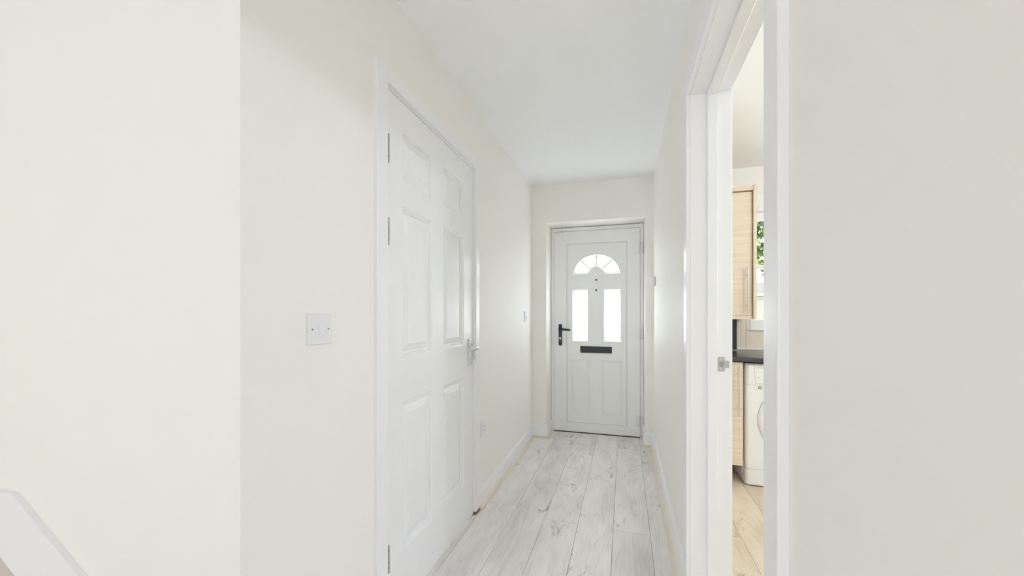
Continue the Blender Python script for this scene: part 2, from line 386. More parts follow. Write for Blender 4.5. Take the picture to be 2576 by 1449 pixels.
while x < KX1:
    j = (2.66, 2.26, 3.15, 1.9)[k % 4]; y = j - PL*3
    while y < L:
        ya, yb = max(y, KY0), min(y+PL, L); y += PL
        x0, x1 = max(x, .2445), min(x+PW, KX1)
        if x0 < RB: ya, yb = max(ya, OY0), min(yb, OY1)      # the part inside the doorway
        if yb - ya > .02 and x1-x0 > .01:
            obj('plank', box(x0+GAP/2, x1-GAP/2, ya+GAP/2, yb-GAP/2, -.0055, 0, .0006, 1), 'kplank', kf)
    x += PW; k += 1

# skirting boards and beading
def skirt_prof(h, t=.015): return [(0, 0.006), (t, 0.006), (t, h-.022), (t-.003, h-.012), (.006, h), (0, h)]
def bead_prof(t=.015, r=.019): return [(t, 0.0), (t+r, 0.0)] + [(t+r*math.cos(R(a)), r*math.sin(R(a))) for a in (22, 45, 68)] + [(t, r)]
pathL = [(A, 2.148), (A, L), (FX0, L), (FX0, LY-.005)]
o = obj('baseboard_left', sweep(pathL, skirt_prof(.108), -1), 'gloss'); tag(o, 'white skirting board along the wall beside the six panel door', 'baseboard', kind=ST)
o = obj('trim_1', sweep(pathL, bead_prof(), -1), 'bead'); tag(o, 'pale oak quadrant beading below the skirting beside the six panel door', 'trim', kind=ST)
pathR = [(B, 1.70), (B, L), (FX1, L), (FX1, LY-.005)]
o = obj('baseboard_right', sweep(pathR, skirt_prof(.125), 1), 'gloss'); tag(o, 'white skirting board along the wall beside the kitchen doorway', 'baseboard', kind=ST)
o = obj('trim_2', sweep(pathR, bead_prof(), 1), 'bead'); tag(o, 'pale oak quadrant beading below the skirting beside the kitchen doorway', 'trim', kind=ST)
o = obj('baseboard_corner', sweep([(A, CY), (A, 1.160)], skirt_prof(.108), -1), 'gloss'); tag(o, 'short white skirting board between stair corner and six panel door', 'baseboard', kind=ST)
o = obj('baseboard_near', sweep([(B, BY0+.02), (B, .690)], skirt_prof(.125), 1), 'gloss'); tag(o, 'white skirting board on the near side of the kitchen doorway', 'baseboard', kind=ST)

# ------------------------------------------------------------------ six panel door (left)
d2 = thing('door_2', (A, (LD0+LD1)/2, 0), 'white six panel interior door with chrome lever handle', 'door', kind=ST)
cols_ = ((1.345, 1.594), (1.703, 1.953)); rows_ = ((.226, .808), (.984, 1.576), (1.681, 1.877))
G = .0025
leaf = obj('leaf', plate(fnL, R4(LD0+G, LD1-G, .006, LDZ-G), [R4(c[0], c[1], r[0], r[1]) for c in cols_ for r in rows_], -.040, -.001), 'grain', d2)
for c in cols_:
    for r in rows_:
        obj('panel', loft(rect_rings(fnL, c[0], c[1], r[0], r[1], [(0, -.001), (.003, -.0035), (.0075, -.004), (.0085, -.007), (.013, -.0075), (.016, -.015), (.021, -.0165), (.048, -.0075), (.050, -.0065)])), 'grain', leaf)
jm = .034
obj('jamb', box(A-.1, A-.0005, LD0-jm, LD0-.0005, 0.006, LDZ+jm), 'gloss', d2)
obj('jamb', box(A-.1, A-.0005, LD1+.0005, LD1+jm, 0.006, LDZ+jm), 'gloss', d2)
obj('head_jamb', box(A-.1, A-.0005, LD0, LD1, LDZ+.0005, LDZ+jm), 'gloss', d2)
obj('door_stop', boxes((A-.075, A-.042, LD0, LD0+.012, .01, LDZ), (A-.075, A-.042, LD1-.012, LD1, .01, LDZ), (A-.075, A-.042, LD0, LD1, LDZ-.012, LDZ)), 'gloss', d2)
obj('jamb_foot', box(A-.06, A+.017, LD1+.001, LD1+.066, .0005, .012, .003), 'raw', d2, label='bare brown timber foot of the jamb')
t1 = thing('trim_3', (A, LD0, 0), 'white architrave framing the six panel door', 'architrave', kind=ST)
def arch_v(y0, y1, z1, t=.016): return box(A, A+t, y0, y1, .012, z1, .003)
AW = .066; AG = .006
obj('side_piece', box(A-.0045, A+.016, LD0-.084, LD0-.021, .004, LDZ+.064, .003), 'gloss', t1)
obj('side_piece', box(A-.0045, A+.016, LD1+.009, LD1+.063, .014, LDZ+.064, .003), 'gloss', t1)
obj('head_piece', box(A-.0045, A+.016, LD0-.021, LD1+.009, LDZ+.008, LDZ+.064, .003), 'gloss', t1)
for z0, z1 in ((1.713, 1.818), (1.409, 1.512), (.204, .305)):
    hg = obj('hinge', tube([(A+.004, LD0+.0005, z0), (A+.004, LD0+.0005, z1)], .0034, 10), 'steelplate', d2)
    for k in range(1, 5):
        zz = z0 + (z1-z0)*k/5; obj('knuckle', tube([(A+.004, LD0+.0005, zz-.0015), (A+.004, LD0+.0005, zz+.0015)], .0037, 10), 'gap', hg)
HY = 2.032
hd = obj('handle_plate', box(A-.001, A+.008, HY-.021, HY+.021, .867, 1.017, .003), 'chrome', d2)
lev = tube([(A+.006, HY, .966), (A+.02, HY, .966), (A+.042, HY, .966)], [.0115, .010, .010], 14)
add_tube(lev, [(A+.047, HY+.012, .966), (A+.048, HY, .966), (A+.050, HY-.03, .966), (A+.048, HY-.065, .965), (A+.043, HY-.098, .964), (A+.040, HY-.104, .964)], [.009, .0115, .0105, .0085, .008, .005], 14)
obj('lever', lev, 'chrome', hd, True)
obj('thumb_turn', disc((A+.008, HY, .908), (1, 0, 0), [(.009, 0), (.009, .004), (.0065, .006), (.0075, .020), (.006, .022)], 16), 'chrome', hd, True)
for yy in (-.013, .013):
    for zz in (.878, 1.006): obj('screw', disc((A+.008, HY+yy, zz), (1, 0, 0), [(.0035, -.001), (.0035, .0006), (.002, .001)], 10), 'steelplate', hd)
obj('latch_plate', box(A-.03, A+.001, LD1+.0003, LD1+.003, .90, .99), 'steelplate', d2)

# ------------------------------------------------------------------ kitchen doorway (right)
t2 = thing('trim_4', (B, OY1, 0), 'white stepped door frame of the open kitchen doorway', 'door frame', kind=ST)
obj('jamb', box(B, RB, OY1, OY1+.025, 0.004, OZ+.025), 'gloss', t2)
obj('jamb', box(B, RB, OY0-.025, OY0, 0.004, OZ+.025), 'gloss', t2)
obj('head_jamb', box(B, RB, OY0, OY1, OZ, OZ+.025), 'gloss', t2)
sx0, sx1 = .300, .334
obj('stop', box(sx0, sx1, OY1-.013, OY1, .004, OZ-.013, .0015), 'gloss', t2)
obj('stop', box(sx0, sx1, OY0, OY0+.013, .004, OZ-.013, .0015), 'gloss', t2)
obj('head_stop', box(sx0, sx1, OY0, OY1, OZ-.013, OZ, .0015), 'gloss', t2)
for nm, xa, xb in (('architrave', B-.015, B+.0045), ('kitchen_architrave', RB-.0045, RB+.015)):
    obj(nm, box(xa, xb, OY1+.004, OY1+.072, .004, OZ+.072, .003), 'gloss', t2)
    obj(nm, box(xa, xb, OY0-.070, OY0-.004, .004, OZ+.072, .003), 'gloss', t2)
    obj('head_'+nm, box(xa, xb, OY0-.004, OY1+.004, OZ+.004, OZ+.072, .003), 'gloss', t2)
sy = OY1
fnS = lambda u, v, w: (u, sy - w, v)
sp = obj('strike_plate', plate(fnS, [(.337, .940), (.361, .940), (.361, .952), (.364, .954), (.376, .955), (.376, .979), (.364, .981), (.361, .983), (.361, .994), (.341, .994), (.337, .990)],
     [R4(.3415, .356, .957, .977)], -.001, .0016), 'steelplate', t2, label='grey metal strike plate with square latch hole')
obj('latch_hole', box(.3405, .357, sy-.0004, sy+.012, .956, .978), 'gap', sp)
for zz in (.947, .9875): obj('screw', disc((.3485, sy-.0016, zz), (0, -1, 0), [(.0042, 0), (.0042, .0004), (.0016, .0006)], 12), 'nickel', sp)

# ------------------------------------------------------------------ front door
d1 = thing('door_1', ((FX0+FX1)/2, LY, 0), 'white panelled front door with fanlight, black handle and black letter plate', 'door', kind=ST)
SX0, SX1, SZ0, SZ1 = -.661, .140, .007, 1.962          # sash
fw0 = -.070
obj('outer_frame', box(FX0+.002, SX0-.002, LY-.004, LY+.066, 0, FZ-.004, .002), 'upvc', d1)
obj('outer_frame', box(SX1+.002, FX1-.002, LY-.004, LY+.066, 0, FZ-.004, .002), 'upvc', d1)
obj('head_frame', box(FX0+.002, FX1-.002, LY-.012, LY+.066, SZ1+.003, FZ-.006, .004), 'upvc', d1)
obj('threshold', box(SX0-.002, SX1+.002, LY+.004, LY+.066, 0, .006), 'gap', d1, label='dark threshold strip under the door')
obj('gasket', boxes((SX0-.006, SX0+.02, LY+.002, LY+.01, .01, SZ1+.003), (SX1-.02, SX1+.006, LY+.002, LY+.01, .01, SZ1+.003), (SX0, SX1, LY+.002, LY+.01, SZ1-.02, SZ1+.006),
     (FX0, FX0+.003, LY, LY+.01, .01, FZ), (FX1-.003, FX1, LY, LY+.01, .01, FZ), (FX0, FX1, LY, LY+.01, FZ-.006, FZ)), 'gap', d1)
PX0, PX1, PZ0, PZ1 = -.544, .024, .100, 1.841
SF = .012                                              # sash face proud of the frame
def mitre(pts, dz=0):
    bm = bmesh.new(); n = len(pts)
    fr = [bm.verts.new(fnF(u, v, SF)) for u, v in pts]; bk = [bm.verts.new(fnF(u, v, -.05)) for u, v in pts]
    bm.faces.new(fr); bm.faces.new(bk)
    for i in range(n): bm.faces.new((fr[i], fr[(i+1) % n], bk[(i+1) % n], bk[i]))
    bmesh.ops.bevel(bm, geom=[e for e in bm.edges if all(abs(v.co.y-(LY-SF)) < 1e-5 for v in e.verts)], offset=.0012, segments=1, affect='EDGES')
    return bm
obj('stile', mitre([(SX0, SZ0), (PX0, PZ0), (PX0, PZ1), (SX0, SZ1)]), 'upvc', d1)
obj('stile', mitre([(SX1, SZ0), (SX1, SZ1), (PX1, PZ1), (PX1, PZ0)]), 'upvc', d1)
obj('rail', mitre([(SX0, SZ1), (PX0, PZ1), (PX1, PZ1), (SX1, SZ1)]), 'upvc', d1)
obj('rail', mitre([(SX0, SZ0), (SX1, SZ0), (PX1, PZ0), (PX0, PZ0)]), 'upvc', d1)
# sloping glazing bead round the panel
obj('bead', loft(rect_rings(fnF, PX0, PX1, PZ0, PZ1, [(-.006, SF), (.0, SF-.0005), (.009, .002), (.009, -.004)]), False), 'upvc', d1)
obj('panel_gasket', loft(rect_rings(fnF, PX0, PX1, PZ0, PZ1, [(-.0002, SF+.0002), (.0016, SF+.0002)]), False), 'gap', d1)
# panel with fan, two lights
CXF, BZF = -.2595, 1.531
ROX, ROZ, RH = .229, .207, .068
def fan(d, n=28, m=12):
    """closed outline of the fanlight inset by d"""
    rx, rz, rh, zb = ROX-d, ROZ-d, RH+d, d
    a0 = math.asin(zb/rz); a1 = math.asin(min(.95, zb/rh)); pts = []
    for i in range(n+1):
        a = a0 + (math.pi-2*a0)*i/n; pts.append((CXF+rx*math.cos(a), BZF+rz*math.sin(a)))
    for i in range(m+1):
        a = math.pi-a1 - (math.pi-2*a1)*i/m; pts.append((CXF+rh*math.cos(a), BZF+rh*math.sin(a)))
    return pts
lights = ((-.497, -.330), (-.195, -.025)); LZ0, LZ1 = .882, 1.400
pn = obj('door_panel', plate(fnF, R4(PX0+.007, PX1-.007, PZ0+.007, PZ1-.007), [fan(.012)] + [R4(a+.012, b-.012, LZ0+.012, LZ1-.012) for a, b in lights], -.024, 0.0), 'upvc', d1)
mould = [(0, 0), (.002, .005), (.009, .0065), (.011, .002), (.022, -.004), (.030, -.011), (.030, -.020)]
obj('fan_moulding', loft([[fnF(u, v, w) for u, v in fan(d)] for d, w in mould], False), 'upvc', pn, True)
for a, b in lights:
    obj('light_moulding', loft(rect_rings(fnF, a, b, LZ0, LZ1, mould), False), 'upvc', pn)
    obj('glass', box(a+.026, b-.026, LY+.014, LY+.018, LZ0+.026, LZ1-.026), 'obscure', pn)
bars = (R(90), R(47), R(133))
edges_ = [R(0), R(47), R(90), R(133), R(180)]
for a0, a1 in zip(edges_, edges_[1:]):
    pts = []
    g0 = a0 if a0 > .01 else math.asin(.028/(ROZ-.028)); g1 = a1 if a1 < 3.13 else math.pi-math.asin(.028/(ROZ-.028))
    for i in range(9): t = g0+(g1-g0)*i/8; pts.append((CXF+(ROX-.027)*math.cos(t), BZF+(ROZ-.027)*math.sin(t)))
    h0 = a0 if a0 > .01 else math.asin(.028/(RH+.028)); h1 = a1 if a1 < 3.13 else math.pi-math.asin(.028/(RH+.028))
    for i in range(6): t = h1+(h0-h1)*i/5; pts.append((CXF+(RH+.027)*math.cos(t), BZF+(RH+.027)*math.sin(t)))
    obj('glass', prism(pts, fnF, -.018, -.014), 'obscure', pn)
for a in bars:
    c, s = math.cos(a), math.sin(a); nx, nz = -s, c; w = .0075
    p0 = (CXF+(RH+.018)*c, BZF+(RH+.018)*s); p1 = (CXF+(ROX-.018)*c, BZF+(ROZ-.018)*s)
    obj('glazing_bar', prism([(p0[0]+nx*w, p0[1]+nz*w), (p0[0]-nx*w, p0[1]-nz*w), (p1[0]-nx*w, p1[1]-nz*w), (p1[0]+nx*w, p1[1]+nz*w)], fnF, -.014, -.003), 'upvc', pn)
low = [(0, 0), (.003, .004), (.010, .0045), (.013, .001), (.018, .0005), (.021, .003), (.024, .0005)]
for a, b in ((-.501, -.318), (-.207, -.018)):
    obj('lower_moulding', loft(rect_rings(fnF, a, b, .192, .716, low), False), 'upvc', pn)
for zz in (1.484, 1.385): obj('bolt_cap', disc((CXF-.002, LY, zz), (0, -1, 0), [(.0085, 0), (.0085, .002), (.006, .0045), (.002, .0055)], 16), 'black', pn, True)
lp = obj('letter_plate', boxes((-.412, -.114, LY-.006, LY, .778, .842, .002), ), 'black', d1, label='black letter plate')
obj('flap', box(-.405, -.121, LY-.012, LY-.005, .783, .834, .002), 'black', lp)
HX = -.606
stad = [(HX+.0165*math.cos(a), .842+.0165+.0165*math.sin(a)) for a in [math.pi+math.pi*i/10 for i in range(11)]] + \
       [(HX+.0165*math.cos(a), 1.058-.0165+.0165*math.sin(a)) for a in [math.pi*i/10 for i in range(11)]]
hp = obj('handle', prism(stad, fnF, SF, SF+.008), 'black', d1, label='black lever handle on a long rounded plate')
lv = tube([(HX, LY-SF-.006, 1.007), (HX, LY-SF-.03, 1.007), (HX, LY-SF-.05, 1.007)], [.0135, .012, .012], 14)
add_tube(lv, [(HX-.010, LY-SF-.052, 1.007), (HX+.02, LY-SF-.054, 1.006), (HX+.06, LY-SF-.054, 1.003), (HX+.098, LY-SF-.050, .999), (HX+.104, LY-SF-.048, .998)], [.010, .0115, .0105, .009, .006], 14)
obj('lever', lv, 'black', hp, True)
kc = disc((HX-.001, LY-SF-.006, .919), (0, -1, 0), [(.0095, 0), (.0095, .007), (.0085, .008)], 18); add_box(kc, HX-.006, HX+.004, LY-SF-.0135, LY-SF-.006, .896, .914, .002)
obj('lock_cylinder', kc, 'chrome', hp, True)
obj('keyway', box(HX-.002, HX, LY-SF-.0155, LY-SF-.013, .914, .922), 'darkhole', hp)
for zz in (1.779, .967, .157):
    hg = obj('hinge', box(.103, .139, LY-SF-.012, LY-SF+.001, zz-.05, zz+.05, .004), 'plastic', d1)
    for k, (q0, q1) in enumerate(((-.05, -.030), (-.028, .028), (.030, .05))):
        obj('knuckle', tube([(.150, LY-SF-.008, zz+q0), (.150, LY-SF-.008, zz+q1)], .0085, 14), 'plastic', hg)
    obj('pin', tube([(.150, LY-SF-.008, zz-.048), (.150, LY-SF-.008, zz+.048)], .006, 10), 'gap', hg)
    obj('frame_leaf', box(.150, .172, LY-.010, LY-.002, zz-.05, zz+.05, .002), 'plastic', hg)

# door contact sensor: one half on the frame, one on the door
cs = thing('contact_sensor', (-.612, LY-.012, 1.968), 'small white alarm contact on the front door frame head', 'sensor')
obj('case', box(-.642, -.582, LY-.026, LY-.012, 1.968, 1.984, .002), 'plastic', cs)
for xx in (-.637, -.587): obj('screw', disc((xx, LY-.026, 1.976), (0, -1, 0), [(.0022, 0), (.0022, .0005), (.001, .0007)], 8), 'gap', cs)
cm = thing('contact_magnet', (-.612, LY-SF, 1.940), 'small white alarm magnet at the top of the front door', 'sensor')
obj('case', box(-.642, -.582, LY-SF-.014, LY-SF, 1.941, 1.957, .002), 'plastic', cm)
for xx in (-.637, -.587): obj('screw', disc((xx, LY-SF-.014, 1.949), (0, -1, 0), [(.0022, 0), (.0022, .0005), (.001, .0007)], 8), 'gap', cm)

# ------------------------------------------------------------------ electrical fittings
def switch(yc, zc, label):
    s = thing('light_switch', (A, yc, zc-.043), label, 'light switch', 'light switches on the hall wall')
    obj('face_plate', loft(rect_rings(fnL, yc-.043, yc+.043, zc-.043, zc+.043, [(0, .0), (0, .007), (.0012, .0086), (.003, .009)])), 'plastic', s)
    rk = bmesh.new()
    prof = [(-.0135, .0085), (-.0135, .0165), (-.001, .0125), (.0135, .0095), (.0135, .0085)]       # rocker tipped
    a = [rk.verts.new(fnL(yc-.0085, zc+v, w)) for v, w in prof]; b = [rk.verts.new(fnL(yc+.0085, zc+v, w)) for v, w in prof]
    rk.faces.new(a); rk.faces.new(b)
    for i in range(5): rk.faces.new((a[i], a[(i+1) % 5], b[(i+1) % 5], b[i]))
    obj('rocker', rk, 'plastic', s)
    for q in (-.030, .030):
        sc = obj('screw', disc((A+.0088, yc+q, zc), (1, 0, 0), [(.0033, 0), (.0033, .0006), (.002, .0009)], 12), 'steelplate', s)
        obj('slot', box(A+.0092, A+.0099, yc+q-.0026, yc+q+.0026, zc-.0005, zc+.0005), 'darkhole', sc)
    return s
switch(.908, 1.113, 'single white light switch between stair corner and six panel door')
switch(3.315, 1.133, 'single white light switch near the front door')
so = thing('plug_socket', (A, 2.242, .415), 'single white switched plug socket above the skirting board', 'socket')
yc, zc = 2.242, .458
obj('face_plate', loft(rect_rings(fnL, yc-.043, yc+.043, zc-.043, zc+.043, [(0, 0), (0, .007), (.0012, .0086), (.003, .009)])), 'plastic', so)
obj('rocker', box(A+.008, A+.0125, yc+.022, yc+.032, zc+.004, zc+.026, .001), 'plastic', so)
obj('pin_hole', box(A+.0085, A+.0094, yc-.004, yc, zc+.006, zc+.014), 'darkhole', so)
for q in (-.0115, .0115): obj('pin_hole', box(A+.0085, A+.0094, yc-.002+q-.0032, yc-.002+q+.0032, zc-.016, zc-.012), 'darkhole', so)
for q in (-.036, .036): obj('screw', disc((A+.0088, yc+q, zc), (1, 0, 0), [(.003, 0), (.003, .0006), (.002, .0009)], 10), 'steelplate', so)
# small alarm keypad on the right wall
kp = thing('wall_keypad', (B, 3.37, 1.38), 'small rounded white box on the wall by the front door', 'keypad')
obj('case', box(B-.030, B, 3.335, 3.41, 1.381, 1.462, .010, 3), 'plastic', kp, True)
obj('cover', box(B-.034, B-.028, 3.345, 3.40, 1.392, 1.452, .003), 'plastic', kp)

# ------------------------------------------------------------------ stair string on the left
stt = thing('staircase', (-1.7, CY, 0), 'white stair string with flat top above a beige panel', 'staircase')
fnW = lambda u, v, w: (u, CY - .0002 - w, v)
sl = (.646-.465)/(-1.657+1.361)
top = lambda x: .465 + sl*(x+1.361)
lowr = lambda x: .414 + sl*(x+1.631)
xb = -1.361 + (0 - .465)/sl; xl = -1.631 + (0-.414)/sl
xe_ = A-.03
st_ = prism([(-2.3, .648), (-1.657, .648), (xe_, top(xe_)), (xe_, 0), (xl, 0), (-1.975, lowr(-1.975)), (-2.3, lowr(-1.975))], fnW, .0, .014)
obj('string', st_, 'gloss', stt)
obj('spandrel', prism([(xl-.01, 0), (-1.975, lowr(-1.975)-.001), (-2.3, lowr(-1.975)-.001), (-2.3, 0)], fnW, 0, .006), 'carpet', stt)

# ------------------------------------------------------------------ kitchen
WY = L + .004
ti = obj('wall_tiles', boxes((RB+.002, KW['x0'], WY-.004, WY-.0005, .866, 1.42), (KW['x1'], 2.6, WY-.004, WY-.0005, .866, 1.42), (KW['x0'], KW['x1'], WY-.004, WY-.0005, .866, 1.022)), 'grout'); tag(ti, 'beige wall tiles with pale grout above the kitchen worktop', 'tiling', kind=ST)
TW, TH = .2, .2
proto = {}
zt = 1.018 - TH
while zt < 1.40:
    xt = .951 - TW*3
    while xt < 2.6:
        x0, x1, z0, z1 = max(xt, RB+.004)+.002, min(xt+TW, 2.598)-.002, max(zt, .867)+.002, min(zt+TH, 1.418)-.002
        pieces = [(x0, x1, z0, z1)]
        if x1 > KW['x0'] and x0 < KW['x1'] and z1 > 1.02:        # cut round the window sill
            pieces = []
            if x0 < KW['x0']-.006: pieces.append((x0, KW['x0']-.004, z0, z1))
            if x1 > KW['x1']+.006: pieces.append((KW['x1']+.004, x1, z0, z1))
            if z0 < 1.018: pieces.append((max(x0, KW['x0']-.002), min(x1, KW['x1']+.002), z0, 1.018))
        for q in pieces:
            if q[1]-q[0] > .006 and q[3]-q[2] > .006: obj('tile', box(q[0], q[1], WY-.0095, WY-.003, q[2], q[3], .0012, 1), 'tile', ti)
        xt += TW
    zt += TH
# window
w1 = thing('window_1', (KW['x0'], WY, KW['z0']), 'white framed kitchen window with a transom bar', 'window', kind=ST)
x0, x1, z0, z1 = KW['x0'], KW['x1'], KW['z0'], KW['z1']; FY0, FY1 = WY+.02, WY+.085
obj('frame', box(x0, x0+.05, FY0, FY1, z0+.05, z1, .003), 'upvc', w1); obj('frame', box(x1-.05, x1, FY0, FY1, z0+.05, z1, .003), 'upvc', w1)
obj('head', box(x0, x1, FY0, FY1, z1-.062, z1, .003), 'upvc', w1); obj('bottom_rail', box(x0, x1, FY0+.013, FY1, z0, 1.108, .003), 'upvc', w1)
obj('mullion', box(1.55, 1.60, FY0, FY1, z0+.05, z1-.05, .003), 'upvc', w1)
obj('transom', box(x0+.05, x1-.05, FY0, FY1, 1.522, 1.555, .003), 'upvc', w1)
obj('sill_lip', box(x0-.004, x1+.004, WY-.022, WY-.009, 1.020, 1.034, .003), 'upvc', w1)
obj('sill', box(x0-.003, x1+.003, WY-.012, FY0+.012, 1.0305, 1.106, .004), 'upvc', w1)
for a, b in ((x0+.05, 1.55), (1.60, x1-.05)):
    for c, d in ((1.107, 1.522), (1.555, z1-.06)): obj('pane', box(a, b, FY0+.03, FY0+.034, c, d), 'glass', w1)
# extractor fan
ef = thing('extractor_fan', (.955, WY, 2.044), 'round white extractor fan above the kitchen window', 'extractor fan')
obj('housing', disc((.955, WY-.0005, 2.044), (0, -1, 0), [(.092, 0), (.092, .018), (.085, .030), (.072, .034)], 40), 'plastic', ef, True)
obj('cover', disc((.955, WY-.034, 2.044), (0, -1, 0), [(.050, 0), (.070, .006), (.070, .012), (.06, .016)], 40), 'plastic', ef, True)
obj('rim_gap', disc((.955, WY-.033, 2.044), (0, -1, 0), [(.073, 0), (.073, .002)], 40), 'gap', ef)
o = obj('trim_5', box(.60, 2.4, WY-.014, WY, 2.132, 2.144, .002), 'gloss'); tag(o, 'thin white cable trunking on the kitchen wall', 'trim', kind=ST)

# wall cabinet
CF = 3.235
wc = thing('wall_cabinet', (.7, WY, 1.116), 'pale birch wall cabinet with vertical steel bar handle', 'cabinet')
obj('carcass', boxes((.40, .905, CF+.022, WY-.011, 1.146, 1.164), (.40, .905, CF+.022, WY-.011, 2.04, 2.062), (.40, .418, CF+.022, WY-.011, 1.146, 2.062), (.418, .905, WY-.02, WY-.011, 1.16, 2.05), (.887, .9045, CF+.022, WY-.011, 1.146, 2.062)), 'birch', wc)
dr = obj('door', box(.46, .9005, CF, CF+.019, 1.1465, 2.055, .0015), 'birch', wc)
obj('end_panel', box(.9065, .926, CF-.022, WY-.011, 1.116, 2.101, .001), 'birch', wc)
obj('cornice', box(.40, .906, CF-.012, CF+.03, 2.064, 2.098, .001), 'birch', wc)
obj('light_rail', box(.40, .906, CF-.003, CF+.02, 1.116, 1.1445, .001), 'birch', wc)
def bar(parent, x, y, z0, z1, p0, p1):
    h = obj('handle', tube([(x, y-.032, z0), (x, y-.032, z1)], .006, 12), 'nickel', parent, True, label='brushed steel bar handle')
    return [obj('standoff', tube([(x, y, zz), (x, y-.032, zz)], .0045, 10), 'nickel', parent) for zz in (p0, p1)]
bar(dr, .868, CF, 1.162, 1.498, 1.22, 1.44)

# worktop
wt = thing('worktop', (1.2, WY, .832), 'dark grey speckled kitchen worktop above the washing machine', 'worktop')
obj('slab', box(.40, 1.415, 2.925, WY-.011, .834, .866, .006, 3), 'worktop', wt, True)
obj('end_panel', box(1.392, 1.410, 2.95, WY-.012, .001, .8335, .001), 'birch', wt)
obj('upstand_seal', box(.40, 1.415, WY-.019, WY-.0095, .8655, .876), 'grout', wt, label='pale sealant strip at the back of the worktop')
# black panel standing on the worktop
bp = thing('black_panel', (.62, 3.50, .867), 'black upright board standing on the worktop under the wall cabinet', 'board')
obj('board', box(.46, .863, 3.48, 3.512, .871, 1.135, .003), 'black', bp)
for xx in (.50, .855): obj('foot', tube([(xx, 3.492, .8662), (xx, 3.492, .8715)], .006, 10), 'chrome', bp)

# base cabinet
bc = thing('base_cabinet', (.6, WY, 0), 'pale birch base cabinet with long steel bar handle beside the washing machine', 'cabinet')
obj('carcass', boxes((.40, .418, 2.972, WY-.02, .14, .833), (.752, .770, 2.972, WY-.02, .14, .833), (.40, .770, 2.972, WY-.02, .14, .158), (.40, .770, WY-.04, WY-.02, .14, .833)), 'birch', bc)
d = obj('door', box(.405, .769, 2.951, 2.970, .131, .829, .0015), 'birch', bc)
bar(d, .7345, 2.951, .470, .808, .53, .755)
obj('plinth', box(.40, .770, 3.30, 3.318, 0.001, .139), 'worktop', bc, label='dark recessed plinth')

# washing machine
MX0, MX1, MY, MZ = .786, 1.381, 2.955, .822
wm = thing('washing_machine', ((MX0+MX1)/2, 3.2, 0), 'white front loading washing machine under the worktop', 'washing machine')
bm = bmesh.new()
def rounded_front(bm, x0, x1, yf, yb, z0, z1, r, n=6, bulge=0.0):
    pts = [(x0, yb)] + [(x0+r-r*math.cos(R(90*i/n)), yf+r-r*math.sin(R(90*i/n))) for i in range(n+1)] + [(x1-r+r*math.sin(R(90*i/n)), yf+r-r*math.cos(R(90*i/n))) for i in range(n+1)] + [(x1, yb)]
    lo = [bm.verts.new((a, b, z0)) for a, b in pts]; hi = [bm.verts.new((a, b, z1)) for a, b in pts]
    bm.faces.new(lo); bm.faces.new(hi); m = len(pts)
    for i in range(m): bm.faces.new((lo[i], lo[(i+1) % m], hi[(i+1) % m], hi[i]))
    return bm
obj('body', rounded_front(bm, MX0, MX1, MY, 3.50, .115, .680, .022), 'appl', wm, True)
obj('fascia', rounded_front(bmesh.new(), MX0, MX1, MY-.003, 3.50, .682, .812, .026), 'appl', wm, True)
obj('top_lid', box(MX0, MX1, MY+.012, 3.50, .812, MZ, .003), 'appl', wm)
obj('kick_panel', rounded_front(bmesh.new(), MX0, MX1, MY-.002, 3.50, .010, .113, .024), 'appl', wm, True)
obj('seam', rounded_front(bmesh.new(), MX0+.002, MX1-.002, MY+.002, 3.49, .112, .683, .022), 'gap', wm)
for xx in (MX0+.05, MX1-.05):
    for yy in (3.02, 3.45): obj('foot', tube([(xx, yy, 0.0003), (xx, yy, .012)], .02, 12), 'darkhole', wm)
ry = MY-.003
dd = obj('detergent_drawer', prism([(.8375, .806), (1.02, .806), (1.02, .692), (.846, .692), (.842, .700)], lambda u, v, w: (u, ry-w, v), -.01, .002), 'appl', wm)
rim = [(.8365, .807), (1.021, .807), (1.021, .6905), (.8452, .6905), (.841, .6995)]
obj('drawer_gap', prism(rim, lambda u, v, w: (u, ry-w, v), -.01, .0006), 'gap', wm)
def text(body, x, z, size, y, mat, parent, name):
    cu = bpy.data.curves.new('t', 'FONT'); cu.body = body; cu.size = size; cu.extrude = .0002
    to = bpy.data.objects.new('t', cu); col.objects.link(to)
    dg = bpy.context.evaluated_depsgraph_get(); dg.update()
    me = bpy.data.meshes.new_from_object(to.evaluated_get(dg)); bpy.data.objects.remove(to)
    bm = bmesh.new(); bm.from_mesh(me); bpy.data.meshes.remove(me)
    for v in bm.verts: v.co = Vector((x+v.co.x, y - v.co.z, z+v.co.y))
    return obj(name, bm, mat, parent)
text('Hotpoint', .8445, .7935, .0118, ry-.0024, 'ink', dd, 'lettering')
for zz, wds in ((.7325, (.0075, .0035)), (.7275, (.004, .005))):          # two rows of small print too fine to read
    xx = .8535
    for wd in wds: obj('small_print', box(xx, xx+wd, ry-.0025, ry-.0015, zz, zz+.0024), 'ink', dd); xx += wd+.0012
MAT['stickgreen'] = M('sticker_green', (.62, .74, .50, 1), .5, bump=(30, .02)); MAT['stickpale'] = M('sticker_pale', (.80, .83, .74, 1), .5, bump=(30, .02)); MAT['stickgrey'] = M('sticker_dark', (.12, .12, .11, 1), .5, bump=(30, .02))
stk = obj('energy_sticker', box(.836, .885, MY-.0006, MY+.001, .650, .675), 'stickgreen', wm, label='small green and white sticker')
obj('sticker_field', box(.838, .857, MY-.0010, MY, .652, .673), 'stickpale', stk)
obj('sticker_square', box(.861, .878, MY-.0011, MY, .6545, .672), 'stickgrey', stk)
obj('sticker_house', prism([(.8645, .659), (.8745, .659), (.8755, .664), (.8695, .6695), (.8635, .664)], lambda u, v, w: (u, MY-w, v), 0, .0016), 'stickpale', stk)
PCX, PCZ, PR = 1.083, .452, .226
